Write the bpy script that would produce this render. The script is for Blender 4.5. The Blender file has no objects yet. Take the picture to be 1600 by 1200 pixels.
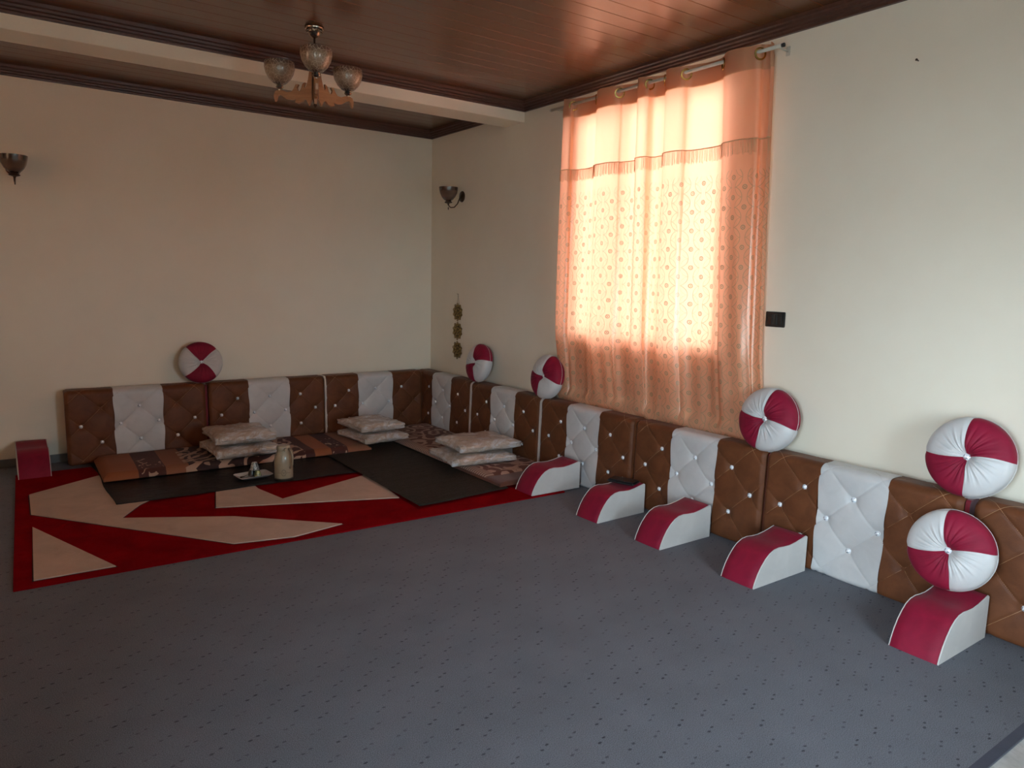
import bpy, bmesh, math, random
from mathutils import Vector, Matrix, Euler
import numpy as np
random.seed(7)
S = bpy.context.scene
PI = math.pi

# ------------------------------------------------------------------ camera
def cam_axes(yaw, pitch, roll):
    f = np.array([math.sin(yaw)*math.cos(pitch), math.cos(yaw)*math.cos(pitch), math.sin(pitch)])
    r = np.array([math.cos(yaw), -math.sin(yaw), 0]); u = np.cross(r, f)
    c, s = math.cos(roll), math.sin(roll)
    return c*r+s*u, -s*r+c*u, f
r_, u_, f_ = cam_axes(.6219, -.14105, .0231)
cd = bpy.data.cameras.new('camera'); cam = bpy.data.objects.new('camera', cd)
S.collection.objects.link(cam); S.camera = cam
cd.sensor_fit = 'HORIZONTAL'; cd.sensor_width = 36; cd.lens = 1132.4*36/1600; cd.clip_start = .02
cam.matrix_world = Matrix(((r_[0], u_[0], -f_[0], -3.6929), (r_[1], u_[1], -f_[1], -6.6232),
                           (r_[2], u_[2], -f_[2], 1.5), (0, 0, 0, 1)))
# ------------------------------------------------------------------ world, daylight, exposure
W = bpy.data.worlds.new('world'); S.world = W; W.use_nodes = True
bg = W.node_tree.nodes['Background']
bg.inputs['Color'].default_value = (.66, .845, 1.0, 1)
bg.inputs['Strength'].default_value = 23.0
vs = S.view_settings
vs.view_transform = 'Standard'; vs.look = 'None'; vs.gamma = 1; vs.use_curve_mapping = False
vs.exposure = 0.10

def portal(name, loc, rot, sx, sy):
    l = bpy.data.lights.new(name, 'AREA'); l.shape = 'RECTANGLE'; l.size = sx; l.size_y = sy
    l.cycles.is_portal = True
    o = bpy.data.objects.new(name, l); o.location = loc; o.rotation_euler = rot
    S.collection.objects.link(o)
DY0, DY1, DZ = -6.95, -5.80, 2.30     # glazed entrance door beside the photographer, in the side wall
XE, YS = -4.45, -5.55
RX0, RX1, RZ0, RZ1 = -1.90, -.95, .80, 1.75      # bare window in the wall behind the camera         # (see floor plan)
WY0, WY1, WZ0, WZ1 = -3.76, -2.26, 1.08, 2.78   # window behind the curtains
YR = -7.1
XL = -5.9
LY0, LY1, LZ0, LZ1 = -3.2, -1.95, 1.35, 2.70     # unseen left-wall window with peach blind, added for warm fill light
portal('portal_door', (XE-.2, (DY0+DY1)/2, DZ/2), (0, -PI/2, 0), DZ, DY1-DY0)
portal('portal_window', (.22, (WY0+WY1)/2, (WZ0+WZ1)/2), (0, PI/2, 0), WZ1-WZ0, WY1-WY0)

portal('portal_left', (XL-.22, (LY0+LY1)/2, (LZ0+LZ1)/2), (0, -PI/2, 0), LZ1-LZ0, LY1-LY0)
portal('portal_rear', ((RX0+RX1)/2, YR-.15, (RZ0+RZ1)/2), (PI/2, 0, 0), RX1-RX0, RZ1-RZ0)

# ------------------------------------------------------------------ helpers
def lin(c):
    return tuple(((v/255)/12.92 if v/255 <= .04045 else ((v/255+.055)/1.055)**2.4) for v in c)

class NT:
    def __init__(s, name):
        s.m = bpy.data.materials.new(name); s.m.use_nodes = True
        s.t = s.m.node_tree; s.p = s.t.nodes['Principled BSDF']; s.out = s.t.nodes['Material Output']
    def n(s, typ, **kw):
        nd = s.t.nodes.new(typ)
        for k, v in kw.items(): setattr(nd, k, v)
        return nd
    def l(s, a, b): s.t.links.new(a, b)
    def val(s, sock, v):
        if hasattr(v, 'is_output') or isinstance(v, bpy.types.NodeSocket): s.l(v, sock)
        else: sock.default_value = v
    def math(s, op, a, b=0., c=0., clamp=False):
        nd = s.n('ShaderNodeMath', operation=op, use_clamp=clamp)
        s.val(nd.inputs[0], a); s.val(nd.inputs[1], b)
        if len(nd.inputs) > 2: s.val(nd.inputs[2], c)
        return nd.outputs[0]
    def mix(s, f, a, b):
        nd = s.n('ShaderNodeMix', data_type='RGBA')
        s.val(nd.inputs[0], f)
        for i, v in ((6, a), (7, b)):
            if isinstance(v, tuple): nd.inputs[i].default_value = (*v[:3], 1)
            else: s.l(v, nd.inputs[i])
        return nd.outputs[2]
    def coords(s, kind='Object'): return s.n('ShaderNodeTexCoord').outputs[kind]
    def mapping(s, vec, scale=(1, 1, 1), loc=(0, 0, 0), rot=(0, 0, 0)):
        m = s.n('ShaderNodeMapping'); s.l(vec, m.inputs[0])
        m.inputs['Scale'].default_value = scale; m.inputs['Location'].default_value = loc; m.inputs['Rotation'].default_value = rot
        return m.outputs[0]
    def noise(s, vec, scale, detail=3, rough=.5, dist=0):
        nd = s.n('ShaderNodeTexNoise'); nd.inputs['Scale'].default_value = scale
        nd.inputs['Detail'].default_value = detail; nd.inputs['Roughness'].default_value = rough
        nd.inputs['Distortion'].default_value = dist
        if vec is not None: s.l(vec, nd.inputs['Vector'])
        return nd.outputs['Fac']
    def ramp(s, fac, stops, interp='LINEAR'):
        nd = s.n('ShaderNodeValToRGB'); cr = nd.color_ramp; cr.interpolation = interp
        while len(cr.elements) < len(stops): cr.elements.new(.5)
        for e, (p, c) in zip(cr.elements, stops):
            e.position = p; e.color = (*c[:3], 1)
        s.l(fac, nd.inputs[0]); return nd.outputs[0]
    def bump(s, h, strength=.2, dist=.01):
        nd = s.n('ShaderNodeBump'); nd.inputs['Strength'].default_value = strength; nd.inputs['Distance'].default_value = dist
        s.l(h, nd.inputs['Height']); s.l(nd.outputs[0], s.p.inputs['Normal']); return nd.outputs[0]
    def base(s, c):
        if isinstance(c, tuple): s.p.inputs['Base Color'].default_value = (*c[:3], 1)
        else: s.l(c, s.p.inputs['Base Color'])
    def set(s, **kw):
        for k, v in kw.items():
            s.p.inputs[{'rough': 'Roughness', 'metal': 'Metallic', 'sheen': 'Sheen Weight', 'sheenr': 'Sheen Roughness',
                        'coat': 'Coat Weight', 'coatr': 'Coat Roughness', 'spec': 'Specular IOR Level', 'trans': 'Transmission Weight',
                        'ior': 'IOR', 'sub': 'Subsurface Weight'}[k]].default_value = v

def fabric(name, c, rough=.6, sheen=.3, vary=.12, bscale=220, bstr=.15, coat=0, vscale=9, spec=.3):
    t = NT(name); v = t.coords()
    n = t.noise(v, vscale, 4, .6, .6)
    d = tuple(x*(1-vary) for x in c); h = tuple(min(1, x*(1+vary)) for x in c)
    t.base(t.ramp(n, [(.3, d), (.7, h)]))
    t.bump(t.math('ADD', t.noise(v, bscale, 2), t.math('MULTIPLY', t.noise(v, 14, 3, .5, .8), 2.0)), bstr, .004)
    t.set(rough=rough, sheen=sheen, sheenr=.4, coat=coat, coatr=.3, spec=spec)
    return t.m
def plain(name, c, rough=.5, metal=0, coat=0, vary=.08, scale=20, bstr=.05):
    t = NT(name); v = t.coords(); n = t.noise(v, scale, 3)
    t.base(t.ramp(n, [(.3, tuple(x*(1-vary) for x in c)), (.7, tuple(min(1, x*(1+vary)) for x in c))]))
    t.bump(n, bstr, .003); t.set(rough=rough, metal=metal, coat=coat, coatr=.15); return t.m

M = {}
# wall paint: cream emulsion with a fine roller texture
t = NT('wall_paint'); v = t.coords()
t.base(t.ramp(t.noise(v, 1.3, 4, .6), [(.3, (.80, .71, .565)), (.7, (.85, .765, .62))]))
t.bump(t.math('ADD', t.noise(v, 90, 3), t.noise(v, 9, 2)), .12, .004); t.set(rough=.55, spec=.3); M['wall'] = t.m
# varnished ceiling boards
def wood(name, a, b, rough, axis='x', coat=.38, ringscale=1.0):
    t = NT(name); v = t.coords()
    sc = (1.2, 14, 14) if axis == 'x' else (14, 14, 1.2)
    oi = t.n('ShaderNodeObjectInfo').outputs['Random']
    add = t.n('ShaderNodeVectorMath', operation='ADD'); mp = t.mapping(v, sc)
    cmb = t.n('ShaderNodeCombineXYZ'); t.l(t.math('MULTIPLY', oi, 37.), cmb.inputs[0]); t.l(t.math('MULTIPLY', oi, 11.), cmb.inputs[1])
    t.l(mp, add.inputs[0]); t.l(cmb.outputs[0], add.inputs[1])
    n1 = t.noise(add.outputs[0], 1.1*ringscale, 5, .65, 1.2)
    n2 = t.noise(add.outputs[0], 6*ringscale, 3, .6)
    f = t.math('ADD', t.math('MULTIPLY', n1, .75), t.math('MULTIPLY', n2, .25))
    col = t.ramp(f, [(.32, a), (.66, b)])
    hv = t.n('ShaderNodeHueSaturation'); t.l(col, hv.inputs['Color'])
    t.l(t.math('ADD', t.math('MULTIPLY', oi, .25), .88), hv.inputs['Value'])
    t.base(hv.outputs[0]); t.set(rough=rough, coat=coat, coatr=.24)
    t.bump(f, .05, .003); return t.m
M['ceil'] = wood('ceiling_board_varnish', (.082, .023, .003), (.175, .057, .012), .27)
M['ceilback'] = plain('ceiling_dark_backing', (.03, .012, .008), .8)
M['trimwood'] = wood('dark_molding_wood', (.05, .018, .012), (.085, .03, .02), .45, coat=.05)
M['armwood'] = wood('carved_light_wood', (.30, .135, .06), (.46, .22, .10), .4, coat=.3, ringscale=3)
M['beam'] = M['wall']
# carpet
t = NT('grey_loop_carpet'); v = t.coords()
sp = t.n('ShaderNodeSeparateXYZ'); t.l(v, sp.inputs[0])
jit = t.math('MULTIPLY', t.noise(v, 7, 2), .03)
X = t.math('DIVIDE', t.math('ADD', sp.outputs[0], jit), .118); Y = t.math('DIVIDE', t.math('ADD', sp.outputs[1], jit), .080)
row = t.math('FLOOR', Y)
Xs = t.math('ADD', X, t.math('MULTIPLY', t.math('FLOORED_MODULO', row, 2.), .5))
fx = t.math('MULTIPLY', t.math('SUBTRACT', t.math('FRACT', Xs), .5), .118)
fy = t.math('MULTIPLY', t.math('SUBTRACT', t.math('FRACT', Y), .5), .080)
def dash(cx, cy, a, b):
    dx = t.math('DIVIDE', t.math('SUBTRACT', fx, cx), a); dy = t.math('DIVIDE', t.math('SUBTRACT', fy, cy), b)
    d = t.math('ADD', t.math('MULTIPLY', dx, dx), t.math('MULTIPLY', dy, dy))
    return t.math('SUBTRACT', 1.25, d, clamp=True)
dd = t.math('MAXIMUM', dash(-.016, -.006, .0085, .0050), dash(.013, .007, .0080, .0046))
# random strength per cell
wn = t.n('ShaderNodeTexWhiteNoise', noise_dimensions='2D'); cb = t.n('ShaderNodeCombineXYZ')
t.l(t.math('FLOOR', Xs), cb.inputs[0]); t.l(row, cb.inputs[1]); t.l(cb.outputs[0], wn.inputs['Vector'])
dd = t.math('MULTIPLY', dd, t.math('ADD', t.math('MULTIPLY', wn.outputs['Value'], .6), .35), clamp=True)
fine = t.noise(v, 330, 2, .7); mid = t.noise(v, 3.5, 3, .6)
colf = t.math('ADD', t.math('MULTIPLY', fine, .88), t.math('MULTIPLY', mid, .12))
col = t.ramp(colf, [(.33, (.048, .050, .058)), (.68, (.20, .206, .236))])
t.base(t.mix(dd, col, (.018, .018, .026)))
t.bump(t.math('SUBTRACT', fine, t.math('MULTIPLY', dd, 1.2)), .35, .006); t.set(rough=.85, sheen=.08, sheenr=.5, spec=.2); M['carpet'] = t.m
M['binding'] = fabric('dark_blue_edge_binding', (.035, .037, .06), .7, .2)
# floor tile under the carpet
t = NT('pale_marbled_tile'); v = t.coords()
n = t.noise(v, 3.5, 6, .65, 1.5)
t.base(t.ramp(n, [(.35, (.34, .32, .30)), (.55, (.50, .48, .46)), (.62, (.36, .33, .31))])); t.set(rough=.3, coat=.3)
br = t.n('ShaderNodeTexBrick'); M['tile'] = t.m
M['baseboard'] = plain('grey_stone_skirting', (.16, .145, .135), .4)
M['brown'] = fabric('brown_satin_velvet', (.135, .045, .017), .5, .03, .2, 260, .12, spec=.22)
M['white'] = fabric('silver_white_satin', (.56, .535, .515), .40, .1, .06, 260, .12, spec=.45)
M['cordbrown'] = fabric('tan_seam_cord', (.36, .19, .09), .5, .2)
M['cordwhite'] = fabric('pale_seam_cord', (.50, .47, .45), .5, .2)
M['maroon'] = fabric('maroon_side_cloth', (.17, .008, .016), .6, .3)
M['cream'] = fabric('cream_side_cloth', (.60, .52, .46), .6, .3)
M['red'] = fabric('crimson_velvet', (.235, .004, .026), .65, .05, .16, 300, .12)
M['ivory'] = fabric('ivory_velvet', (.58, .545, .51), .6, .1, .05, 300, .12)
t = NT('crystal_button_glass'); t.base((.9, .92, .95)); t.set(rough=.12, metal=.25, coat=1)
v = t.coords(); t.base(t.ramp(t.noise(v, 90, 2), [(.40, (.30, .31, .34)), (.47, (.95, .97, 1))])); M['crystal'] = t.m
M['rugred'] = fabric('red_rug_pile', (.215, .002, .005), .95, .0, .22, 300, .5, vscale=4, spec=.02)
M['rugcream'] = fabric('cream_rug_pile', (.55, .41, .33), .9, .03, .10, 300, .6, vscale=5, spec=.1)
M['ruggap'] = plain('rug_carved_outline', (.02, .006, .006), .95)
# black plastic sheets
def sheetmat(name, a, b, rough, s, sp=.2):
    t = NT(name); v = t.coords(); n = t.noise(v, s, 5, .7, .5)
    t.base(t.ramp(n, [(.35, a), (.7, b)])); t.set(rough=rough, spec=sp)
    w = t.noise(t.mapping(v, (1.2, 5, 1)), 3.5, 6, .65, 1.6)
    t.bump(t.math('ADD', t.math('MULTIPLY', w, 2.5), n), .8, .02); return t.m
M['sheetA'] = sheetmat('black_plastic_sheet', (.006, .005, .005), (.016, .014, .014), .26, 60, .3)
M['sheetB'] = sheetmat('dark_speckled_underlay', (.006, .005, .004), (.062, .050, .034), .5, 110)
# curtain
t = NT('peach_sheer_curtain')
uv = t.coords('UV'); sp = t.n('ShaderNodeSeparateXYZ'); t.l(uv, sp.inputs[0]); U, V = sp.outputs[0], sp.outputs[1]   # metres: U along cloth, V height
def lattice(cu, cv, ou, ov):
    a = t.math('MULTIPLY', t.math('SUBTRACT', t.math('FRACT', t.math('ADD', t.math('DIVIDE', U, cu), ou)), .5), cu)
    b = t.math('MULTIPLY', t.math('SUBTRACT', t.math('FRACT', t.math('ADD', t.math('DIVIDE', V, cv), ov)), .5), cv)
    return t.math('SQRT', t.math('ADD', t.math('MULTIPLY', a, a), t.math('MULTIPLY', b, b)))
def ringm(d, r, w): return t.math('LESS_THAN', t.math('ABSOLUTE', t.math('SUBTRACT', d, r)), w)
d1 = lattice(.15, .115, 0, 0); d2 = lattice(.15, .115, .5, .5)
seq = t.math('MAXIMUM', t.math('MAXIMUM', ringm(d1, .0115, .0026), ringm(d2, .0115, .0026)), t.math('MAXIMUM', t.math('LESS_THAN', d1, .0045), t.math('LESS_THAN', d2, .0045)))
lines = t.math('MAXIMUM', ringm(d1, .060, .0019), ringm(d2, .060, .0012))
emb = t.math('MAXIMUM', seq, t.math('MULTIPLY', lines, .65))
emb = t.math('MULTIPLY', emb, t.math('LESS_THAN', V, 2.17))
clf = t.noise(uv, 22, 2)
hdr = t.math('GREATER_THAN', V, 2.715)
basec = t.mix(emb, (.84, .48, .28), t.mix(clf, (.55, .33, .12), (.80, .60, .36)))
lines_tr = t.mix(emb, (1.0, .37, .205), (.12, .06, .035))
tr_col = t.mix(hdr, lines_tr, (.60, .22, .09))
df = t.n('ShaderNodeBsdfDiffuse'); t.l(basec, df.inputs[0])
trn = t.n('ShaderNodeBsdfTranslucent'); t.l(tr_col, trn.inputs[0])
gl = t.n('ShaderNodeBsdfGlossy'); gl.inputs['Roughness'].default_value = .32; gl.inputs[0].default_value = (1, .86, .74, 1)
m1 = t.n('ShaderNodeMixShader'); m1.inputs[0].default_value = .45; t.l(df.outputs[0], m1.inputs[1]); t.l(trn.outputs[0], m1.inputs[2])
m2 = t.n('ShaderNodeMixShader'); t.l(t.math('ADD', t.math('MULTIPLY', emb, .05), .10), m2.inputs[0]); t.l(m1.outputs[0], m2.inputs[1]); t.l(gl.outputs[0], m2.inputs[2])
t.l(m2.outputs[0], t.out.inputs['Surface']); M['curtain'] = t.m
t = NT('gold_thread_fringe'); df = t.n('ShaderNodeBsdfDiffuse'); df.inputs[0].default_value = (.72, .56, .34, 1)
trn = t.n('ShaderNodeBsdfTranslucent'); trn.inputs[0].default_value = (.80, .52, .30, 1)
m1 = t.n('ShaderNodeMixShader'); m1.inputs[0].default_value = .4; t.l(df.outputs[0], m1.inputs[1]); t.l(trn.outputs[0], m1.inputs[2]); t.l(m1.outputs[0], t.out.inputs['Surface']); M['fringe'] = t.m
t = NT('plain_peach_sheer'); df = t.n('ShaderNodeBsdfDiffuse'); df.inputs[0].default_value = (.85, .45, .25, 1)
trn = t.n('ShaderNodeBsdfTranslucent'); trn.inputs[0].default_value = (1.0, .50, .27, 1)
m1 = t.n('ShaderNodeMixShader'); m1.inputs[0].default_value = .6; t.l(df.outputs[0], m1.inputs[1]); t.l(trn.outputs[0], m1.inputs[2]); t.l(m1.outputs[0], t.out.inputs['Surface']); M['sheer'] = t.m
M['brass'] = plain('polished_brass', (.75, .52, .16), .22, 1)
M['rod'] = plain('cream_enamel_rod', (.62, .58, .48), .35)
M['blackpl'] = plain('black_plastic', (.016, .015, .014), .35, coat=.2)
M['frame'] = plain('white_window_frame', (.62, .60, .56), .4)
t = NT('window_glass'); tb = t.n('ShaderNodeBsdfTransparent'); g2 = t.n('ShaderNodeBsdfGlossy'); g2.inputs['Roughness'].default_value = .02
fr = t.n('ShaderNodeFresnel'); fr.inputs[0].default_value = 1.45; mm = t.n('ShaderNodeMixShader'); t.l(fr.outputs[0], mm.inputs[0]); t.l(tb.outputs[0], mm.inputs[1]); t.l(g2.outputs[0], mm.inputs[2]); t.l(mm.outputs[0], t.out.inputs['Surface']); M['glass'] = t.m
M['concrete'] = plain('outdoor_concrete', (.38, .36, .33), .9)
M['silver'] = plain('aged_silver_metal', (.34, .29, .23), .22, 1)
M['bronze'] = plain('dark_bronze_metal', (.10, .06, .04), .35, .8)
# amber crackle glass
t = NT('amber_crackle_glass'); v = t.coords()
vo = t.n('ShaderNodeTexVoronoi', feature='DISTANCE_TO_EDGE'); vo.inputs['Scale'].default_value = 45; t.l(v, vo.inputs['Vector'])
edge = t.math('LESS_THAN', vo.outputs['Distance'], .035)
sep = t.n('ShaderNodeSeparateXYZ'); t.l(v, sep.inputs[0])
n = t.noise(v, 25, 3); hz = t.math('MULTIPLY', sep.outputs[2], 7.5)     # 0 at bowl foot, 1 at rim
bodyc = t.ramp(t.math('ADD', hz, t.math('MULTIPLY', t.math('SUBTRACT', n, .5), .25)), [(.02, (.05, .022, .012)), (.16, (.24, .15, .09)), (.45, (.36, .25, .16)), (.72, (.27, .17, .10)), (.86, (.12, .06, .035))])
t.base(t.mix(t.math('MULTIPLY', edge, .8), bodyc, (.62, .48, .34))); t.set(rough=.3, coat=.6, trans=.12); t.bump(vo.outputs['Distance'], .3, .003); M['amber'] = t.m
t = NT('brown_glass_wall_lamp'); v = t.coords(); sep = t.n('ShaderNodeSeparateXYZ'); t.l(v, sep.inputs[0])
n = t.noise(v, 25, 3); hz = t.math('MULTIPLY', sep.outputs[2], 8)
t.base(t.ramp(t.math('ADD', hz, t.math('MULTIPLY', t.math('SUBTRACT', n, .5), .2)), [(.05, (.06, .03, .02)), (.35, (.17, .10, .065)), (.68, (.15, .085, .05)), (.78, (.07, .03, .015))])); t.set(rough=.25, coat=.6, trans=.1); M['brownglass'] = t.m
M['bulb'] = plain('frosted_bulb', (.75, .68, .58), .3)
# mattress prints
def scrolls(t, v, scale, th=.05):
    w = t.n('ShaderNodeTexWave', wave_type='RINGS', rings_direction='SPHERICAL'); w.inputs['Scale'].default_value = scale
    w.inputs['Distortion'].default_value = 9; w.inputs['Detail'].default_value = 2; w.inputs['Detail Scale'].default_value = 1.2
    t.l(v, w.inputs['Vector']); return t.math('GREATER_THAN', w.outputs['Fac'], 1-th)
t = NT('striped_scroll_print'); v = t.coords(); sp = t.n('ShaderNodeSeparateXYZ'); t.l(v, sp.inputs[0])
xx = t.math('DIVIDE', t.math('ADD', sp.outputs[0], t.math('MULTIPLY', sp.outputs[1], -.02)), 2.03)   # 0..1 along
O1, D1, T1, K1 = (.27, .080, .026), (.065, .013, .008), (.24, .088, .040), (.030, .010, .008)
stripe = t.ramp(xx, [(0, O1), (.115, D1), (.205, T1), (.285, K1), (.52, K1), (.66, D1), (.76, O1), (.83, D1), (.90, T1)], 'CONSTANT')
inpat = t.ramp(xx, [(0, (0, 0, 0)), (.27, (1, 1, 1)), (.60, (1, 1, 1)), (.72, (0, 0, 0))], 'CONSTANT')
sc1 = scrolls(t, t.mapping(v, (1, 1.5, 1)), 2.6, .22); blot = t.math('GREATER_THAN', t.noise(v, 9, 1, .4, 1.4), .60)
pm = t.math('MULTIPLY', t.math('MAXIMUM', sc1, blot), inpat)
leaf = t.math('MULTIPLY', t.math('GREATER_THAN', t.noise(t.mapping(v, (1.6, 1, 1), rot=(0, 0, .6)), 15, 1, .3, 1.0), .63), t.ramp(xx, [(0, (0, 0, 0)), (.125, (1, 1, 1)), (.20, (0, 0, 0)), (.835, (1, 1, 1)), (.895, (0, 0, 0))], 'CONSTANT'))
leaf = t.math('MULTIPLY', leaf, t.math('LESS_THAN', sp.outputs[1], -.26))
t.base(t.mix(t.math('MAXIMUM', pm, leaf), stripe, (.42, .27, .19))); t.set(rough=.8, sheen=.03); t.bump(t.noise(v, 200, 2), .2, .004); M['matA'] = t.m
t = NT('brown_cream_floral_print'); v = t.coords()
vo = t.n('ShaderNodeTexVoronoi'); vo.inputs['Scale'].default_value = 5.5; t.l(v, vo.inputs['Vector'])
rg = t.math('GREATER_THAN', t.math('SINE', t.math('ADD', t.math('MULTIPLY', vo.outputs['Distance'], 19.), t.math('MULTIPLY', t.noise(v, 12, 2), 5.))), .25)
sp = t.n('ShaderNodeSeparateXYZ'); t.l(v, sp.inputs[0])
bord = t.math('LESS_THAN', sp.outputs[0], -.52)     # repeating border along the open edge
bst = t.math('GREATER_THAN', t.math('SINE', t.math('MULTIPLY', sp.outputs[1], 230.)), 0.)
pt = t.mix(rg, (.13, .040, .022), (.42, .27, .20))
bd = t.mix(bst, (.20, .09, .06), (.40, .28, .22))
t.base(t.mix(bord, pt, bd)); t.set(rough=.8, sheen=.04); t.bump(t.noise(v, 200, 2), .2, .004); M['matB'] = t.m
M['matside'] = fabric('brown_mattress_side', (.12, .042, .024), .75, .2)
# plastic-wrapped cushions
t = NT('wrapped_cream_cushion'); v = t.coords()
w = t.noise(t.mapping(v, (1, 1, 2)), 7, 6, .72, 2.2)
t.base(t.ramp(w, [(.38, (.60, .45, .34)), (.5, (.70, .57, .47)), (.60, (.82, .79, .79))])); t.set(rough=.35, coat=.8, coatr=.15)
t.bump(t.math('ADD', w, t.math('MULTIPLY', t.noise(t.mapping(v, (1, 2.5, 1)), 26, 4, .7, 2.), .4)), .95, .03); M['wrap'] = t.m
M['thermos'] = plain('beige_enamel_flask', (.36, .29, .19), .3, coat=.5)
M['thermosdk'] = plain('dark_flask_print', (.05, .035, .02), .4)
M['tray'] = plain('white_melamine_tray', (.50, .47, .45), .3, coat=.4)
M['gold'] = None
t = NT('gold_filigree'); v = t.coords(); n = t.noise(v, 60, 3, .6, 1.)
t.base(t.ramp(n, [(.4, (.11, .055, .015)), (.55, (.42, .26, .07)), (.66, (.60, .42, .16))])); t.set(rough=.45, metal=.35); M['gold'] = t.m
t = NT('speckled_cup'); v = t.coords(); n = t.noise(v, 130, 2, .6)
t.base(t.ramp(n, [(.45, (.10, .09, .08)), (.55, (.55, .53, .48))])); t.set(rough=.3, coat=.4); M['cupspeck'] = t.m
t = NT('yellow_patterned_cup'); v = t.coords(); n = t.noise(v, 70, 1, .6, 1)
t.base(t.ramp(n, [(.44, (.05, .06, .03)), (.52, (.50, .46, .15))])); t.set(rough=.3, coat=.4); M['cupyel'] = t.m

# ------------------------------------------------------------------ object helpers
def link(name, me, mat=None, parent=None, loc=None, rot=None):
    o = bpy.data.objects.new(name, me); S.collection.objects.link(o)
    if mat is not None and me is not None and not me.materials: me.materials.append(mat)
    if parent is not None: o.parent = parent
    if loc is not None: o.location = loc
    if rot is not None: o.rotation_euler = rot
    return o
def mesh(verts, faces, smooth=False, name='m'):
    me = bpy.data.meshes.new(name); me.from_pydata([tuple(map(float, v)) for v in verts], [], faces); me.update()
    if smooth: me.polygons.foreach_set('use_smooth', [True]*len(me.polygons))
    return me
def bm_mesh(bm, smooth=False, angle=None):
    bmesh.ops.recalc_face_normals(bm, faces=bm.faces)
    me = bpy.data.meshes.new('m'); bm.to_mesh(me); bm.free()
    if smooth: me.polygons.foreach_set('use_smooth', [True]*len(me.polygons))
    if angle: me.set_sharp_from_angle(angle=angle)
    return me
def boxes(lst, bevel=0):
    bm = bmesh.new()
    for (x0, y0, z0, x1, y1, z1) in lst:
        r = bmesh.ops.create_cube(bm, size=1)
        for v in r['verts']:
            v.co = Vector(((x0+x1)/2+v.co.x*(x1-x0), (y0+y1)/2+v.co.y*(y1-y0), (z0+z1)/2+v.co.z*(z1-z0)))
    if bevel: bmesh.ops.bevel(bm, geom=bm.edges[:], offset=bevel, segments=2, affect='EDGES')
    return bm_mesh(bm)
def empty(name, loc=(0, 0, 0), rot=(0, 0, 0)):
    o = bpy.data.objects.new(name, None); S.collection.objects.link(o); o.location = loc; o.rotation_euler = rot
    o.empty_display_size = .1
    return o
def tag(o, label, cat, group=None):
    o['label'] = label; o['category'] = cat
    if group: o['group'] = group
    return o
def structure(o, label=None):
    o['kind'] = 'structure'
    if label: o['label'] = label
    return o
def copy_tree(o, parent=None):
    c = o.copy(); S.collection.objects.link(c)
    if parent is not None: c.parent = parent
    for ch in list(o.children): copy_tree(ch, c)
    return c
def lathe(prof, seg=32, close=False, smooth=True):
    vs, fs = [], []
    n = len(prof)
    for i in range(seg):
        a = 2*PI*i/seg
        for r, z in prof: vs.append((r*math.cos(a), r*math.sin(a), z))
    for i in range(seg):
        j = (i+1) % seg
        for k in range(n-1 if not close else n):
            k2 = (k+1) % n
            fs.append((i*n+k, j*n+k, j*n+k2, i*n+k2))
    bm = bmesh.new(); me = mesh(vs, fs); bm.from_mesh(me); bmesh.ops.remove_doubles(bm, verts=bm.verts, dist=1e-6)
    m = bm_mesh(bm, smooth, math.radians(40)); return m
def tube(pts, r, seg=10, closed=False):
    pts = [Vector(p) for p in pts]; vs, fs = [], []; n = len(pts)
    up = Vector((0, 0, 1))
    rs = r if isinstance(r, (list, tuple)) else [r]*n
    for i, p in enumerate(pts):
        a = pts[(i-1) % n] if (i > 0 or closed) else p; b = pts[(i+1) % n] if (i < n-1 or closed) else p
        d = (b-a).normalized(); ref = up if abs(d.dot(up)) < .95 else Vector((1, 0, 0))
        s = d.cross(ref).normalized(); w = s.cross(d)
        for k in range(seg):
            t_ = 2*PI*k/seg; vs.append(p+(s*math.cos(t_)+w*math.sin(t_))*rs[i])
    for i in range(n if closed else n-1):
        for k in range(seg):
            j = (i+1) % n; fs.append((i*seg+k, i*seg+(k+1) % seg, j*seg+(k+1) % seg, j*seg+k))
    if not closed:
        fs.append(tuple(range(seg))[::-1]); fs.append(tuple((n-1)*seg+k for k in range(seg)))
    bm = bmesh.new(); bm.from_mesh(mesh(vs, fs)); return bm_mesh(bm, True)
def prism(poly, h, z0=0, bevel=0):
    bm = bmesh.new(); vs = [bm.verts.new((x, y, z0)) for x, y in poly]; f = bm.faces.new(vs)
    e = bmesh.ops.extrude_face_region(bm, geom=[f]); bmesh.ops.translate(bm, verts=[v for v in e['geom'] if isinstance(v, bmesh.types.BMVert)], vec=(0, 0, h))
    if bevel: bmesh.ops.bevel(bm, geom=bm.edges[:], offset=bevel, segments=2, affect='EDGES')
    return bm_mesh(bm)

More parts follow.
